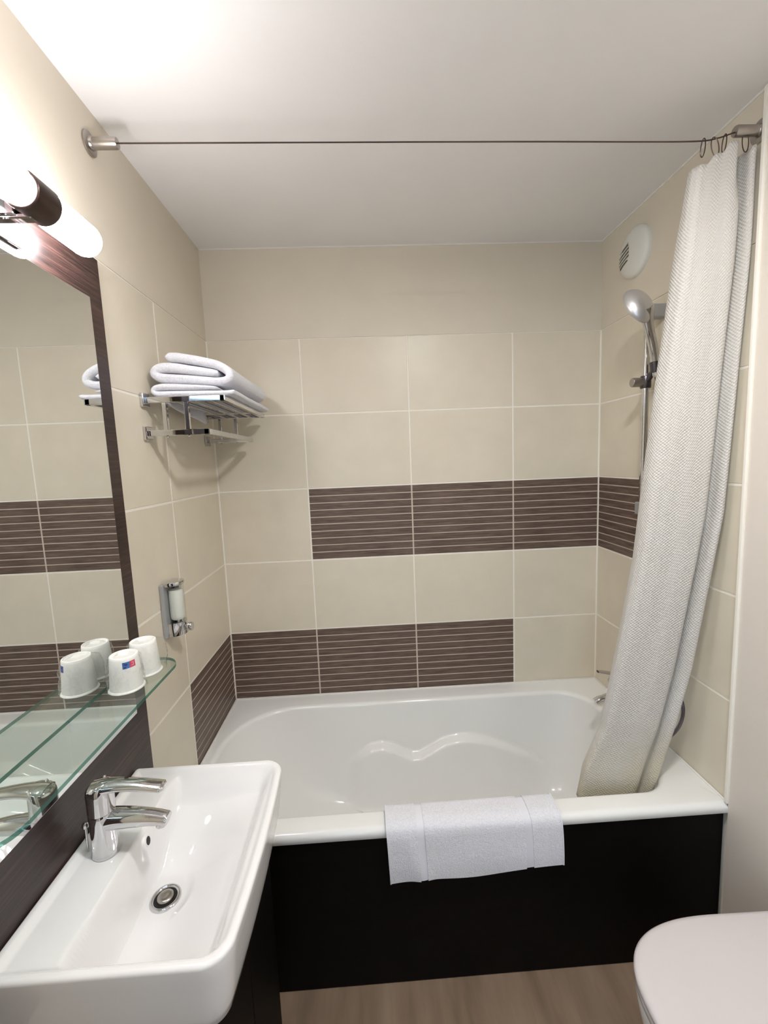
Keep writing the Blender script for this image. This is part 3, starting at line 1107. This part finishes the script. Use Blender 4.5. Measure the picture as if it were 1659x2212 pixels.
ho = spline([(1.553, -.4165, 1.742), (1.562, -.414, 1.70), (1.570, -.405, 1.60), (1.574, -.40, 1.40), (1.573, -.41, 1.10), (1.572, -.48, .85), (1.571, -.550, .74), (1.571, -.568, .69), (1.571, -.550, .625), (1.570, -.505, .560), (1.568, -.46, .536), (1.566, -.41, .560), (1.563, -.385, .600)], 8)
tag(MB().tube(ho, .0052, 12).build('shower_hose', 'hose', None, smooth=True), 'grey shower hose looping down behind the curtain to the bath tap', 'hose')

mx_ = thing('bath_mixer', (1.54, -.32, .62), 'chrome bath mixer on the right wall half hidden by the curtain', 'faucet')
MB().lathe([(.0005, -.075), (.020, -.075), (.0225, -.070), (.0225, .070), (.020, .075), (.0005, .075)], (1.535, -.32, .625), 'y', 28).build('body', 'chrome', mx_, smooth=True, angle=50)
for yy in (-.385, -.255):
    MB().lathe([(.032, -.0003), (.032, -.006), (.024, -.014), (.014, -.018), (.013, -.064)], (W - .0005, yy, .625), 'x', 28).build('wall_union', 'chrome', mx_, smooth=True, angle=50)
MB().tube(spline([(1.535, -.320, .625), (1.505, -.318, .612), (1.470, -.316, .600), (1.445, -.315, .594), (1.428, -.315, .585)], 5), [(.0150, .0125)] * 12 + [(.0145, .0105)] * 9, 20).build('spout', 'chrome', mx_, smooth=True, angle=50)
lv2 = MB().lathe([(.021, .018), (.0215, .050), (.017, .058), (.0005, .060)], (1.535, -.32, .625), 'z', 28)
lv2.tube(spline([(1.535, -.320, .678), (1.500, -.322, .692), (1.460, -.324, .703), (1.430, -.326, .709)], 5), [(.013, .008)] * 6 + [(.011, .0055)] * 8 + [(.008, .004)] * 2, 18)
lv2.build('lever', 'chrome', mx_, smooth=True, angle=50)

# ------------------------------------------------------------------ bath mat towel over the tub rim
mat = thing('bath_towel', (.868, -.70, .36), 'white terry bath towel with two flat-woven bands hung over the tub rim', 'towel')
XA, XB = .622, 1.108
# profile over the rim (y, z), inside -> over -> front
prof = [(-.6415, .440), (-.6425, .470), (-.646, .494), (-.656, .5105), (-.672, .5125), (-.695, .5125), (-.712, .510), (-.7245, .5025), (-.7295, .488), (-.7310, .47), (-.7325, .44), (-.7335, .41), (-.7335, .385), (-.7330, .362)]
pp = spline([(0, a, b) for a, b in prof], 5)
TH_ = .0048
nx = 78
bands = [(.706, .726), (1.003, 1.024)]


def towel_part(name, xa, xb, nx, mat_, th, lift, parent):
    rows_o, rows_i = [], []
    for i in range(nx + 1):
        x = lerp(xa, xb, i / nx)
        ro, ri = [], []
        for j, p in enumerate(pp):
            q = j / (len(pp) - 1)
            d = (pp[min(j + 1, len(pp) - 1)] - pp[max(j - 1, 0)]).normalized()
            nr = Vector((0, d.z, -d.y))
            if nr.z < 0 and q < .1:
                nr = -nr
            nr = Vector((0, d.z, -d.y))
            drop = sst(.45, 1, q)
            hem = (x - XA) / (XB - XA)
            z = p.z + drop * (.018 * hem - .008 + .005 * sin(hem * 9))
            puff = drop * (.004 * (noise.noise(Vector((x * 7, z * 9, 2))) + .6)) + drop * .006 * exp(-((hem - .1 - (.5 - z) * .6) / .05) ** 2)
            sk = x + drop * (.004 if hem > .5 else .010) * (1 if hem > .5 else .6)
            c = Vector((sk, p.y - puff, z))
            nr = nr if nr.y < 0 or nr.z > 0 else -nr
            edge = 1.0
            ro.append(c + nr * (lift + th))
            ri.append(c + nr * lift)
        rows_o.append(ro)
        rows_i.append(ri)
    rings = [ro + ri[::-1] for ro, ri in zip(rows_o, rows_i)]
    return MB().rings(rings, True, True, True).build(name, mat_, parent, smooth=True, angle=60)


segs = [(XA, bands[0][0]), (bands[0][1], bands[1][0]), (bands[1][1], XB)]
tp = []
towel_part('cloth', XA, XB, nx, 'towel_band', .0030, .0004, mat)
for a, b in segs:
    towel_part('terry_panel', a, b, max(10, int((b - a) / .006)), 'towel', .0036, .0030, mat)
for xx in (XA - .0008, XB - .0025):
    towel_part('hem', xx, xx + .0034, 2, 'towel_band', .0046, .0034, mat)

# ------------------------------------------------------------------ toilet
TX0, TYC, TZ = 1.118, -1.118, .425
toi = thing('toilet', (1.36, TYC, 0), 'white toilet with closed lid in front of the right wall', 'toilet')


def t_ring(z, grow=0.0, x1=1.560, k=1.0):
    pts = []
    hw = .187 * k + grow
    front = TX0 - grow + (1 - k) * .10
    N = 64
    Lx = .25 * k
    for i in range(N + 1):
        a = pi / 2 + pi * i / N
        c, s = cos(a), sin(a)
        px = front + Lx + grow + Lx * (-abs(c) ** .80) if False else front + Lx - Lx * abs(c) ** .82
        py = TYC + hw * (abs(s) ** .66) * (1 if s > 0 else -1)
        pts.append((px, py, z))
    pts.append((x1, TYC - hw * .98, z))
    pts.append((x1, TYC + hw * .98, z))
    return pts


lidm = MB().rings([t_ring(TZ - .020, -.004), t_ring(TZ - .016, 0), t_ring(TZ - .007, 0), t_ring(TZ - .002, -.004), t_ring(TZ, -.012), t_ring(TZ + .002, -.06)], True, True, True)
lidm.build('lid', 'toilet', toi, smooth=True, angle=60)
MB().rings([t_ring(TZ - .040, -.006), t_ring(TZ - .038, -.003), t_ring(TZ - .024, -.003), t_ring(TZ - .0215, -.006)], True, True, True).build('seat', 'toilet', toi, smooth=True, angle=60)
MB().rings([t_ring(.0005, 0, 1.598, .52), t_ring(.02, 0, 1.598, .53), t_ring(.14, 0, 1.598, .56), t_ring(.25, 0, 1.598, .74), t_ring(.33, 0, 1.592, .90), t_ring(.372, 0, 1.592, .965), t_ring(TZ - .0405, -.004, 1.592, .97)], True, True, True).build('bowl', 'ceramic', toi, smooth=True, angle=60)
for s_ in (-.07, .07):
    MB().tube([(1.572, TYC + s_ - .012, TZ - .018), (1.572, TYC + s_ + .012, TZ - .018)], .010, 14).build('hinge', 'chrome', toi, smooth=True)

# ------------------------------------------------------------------ added ceiling lamp above the camera, unseen, gives overhead light
DLX, DLY = .98, -1.32
dl = thing('added_ceiling_lamp', (DLX, DLY, HC - .02), 'round white ceiling lamp added above the camera for overhead light, out of view', 'lamp')
MB().lathe([(.085, 0), (.095, -.002), (.097, -.010), (.094, -.022), (.086, -.026), (.080, -.022), (.080, -.006)], (DLX, DLY, HC - .0003), 'z', 40, True, False).build('rim', 'vent', dl, smooth=True, angle=50)
MB().lathe([(.0795, -.010), (.0795, -.018), (.060, -.022), (.0005, -.023)], (DLX, DLY, HC), 'z', 40, True, True).build('diffuser', 'added_downlight', dl, smooth=True, angle=50)
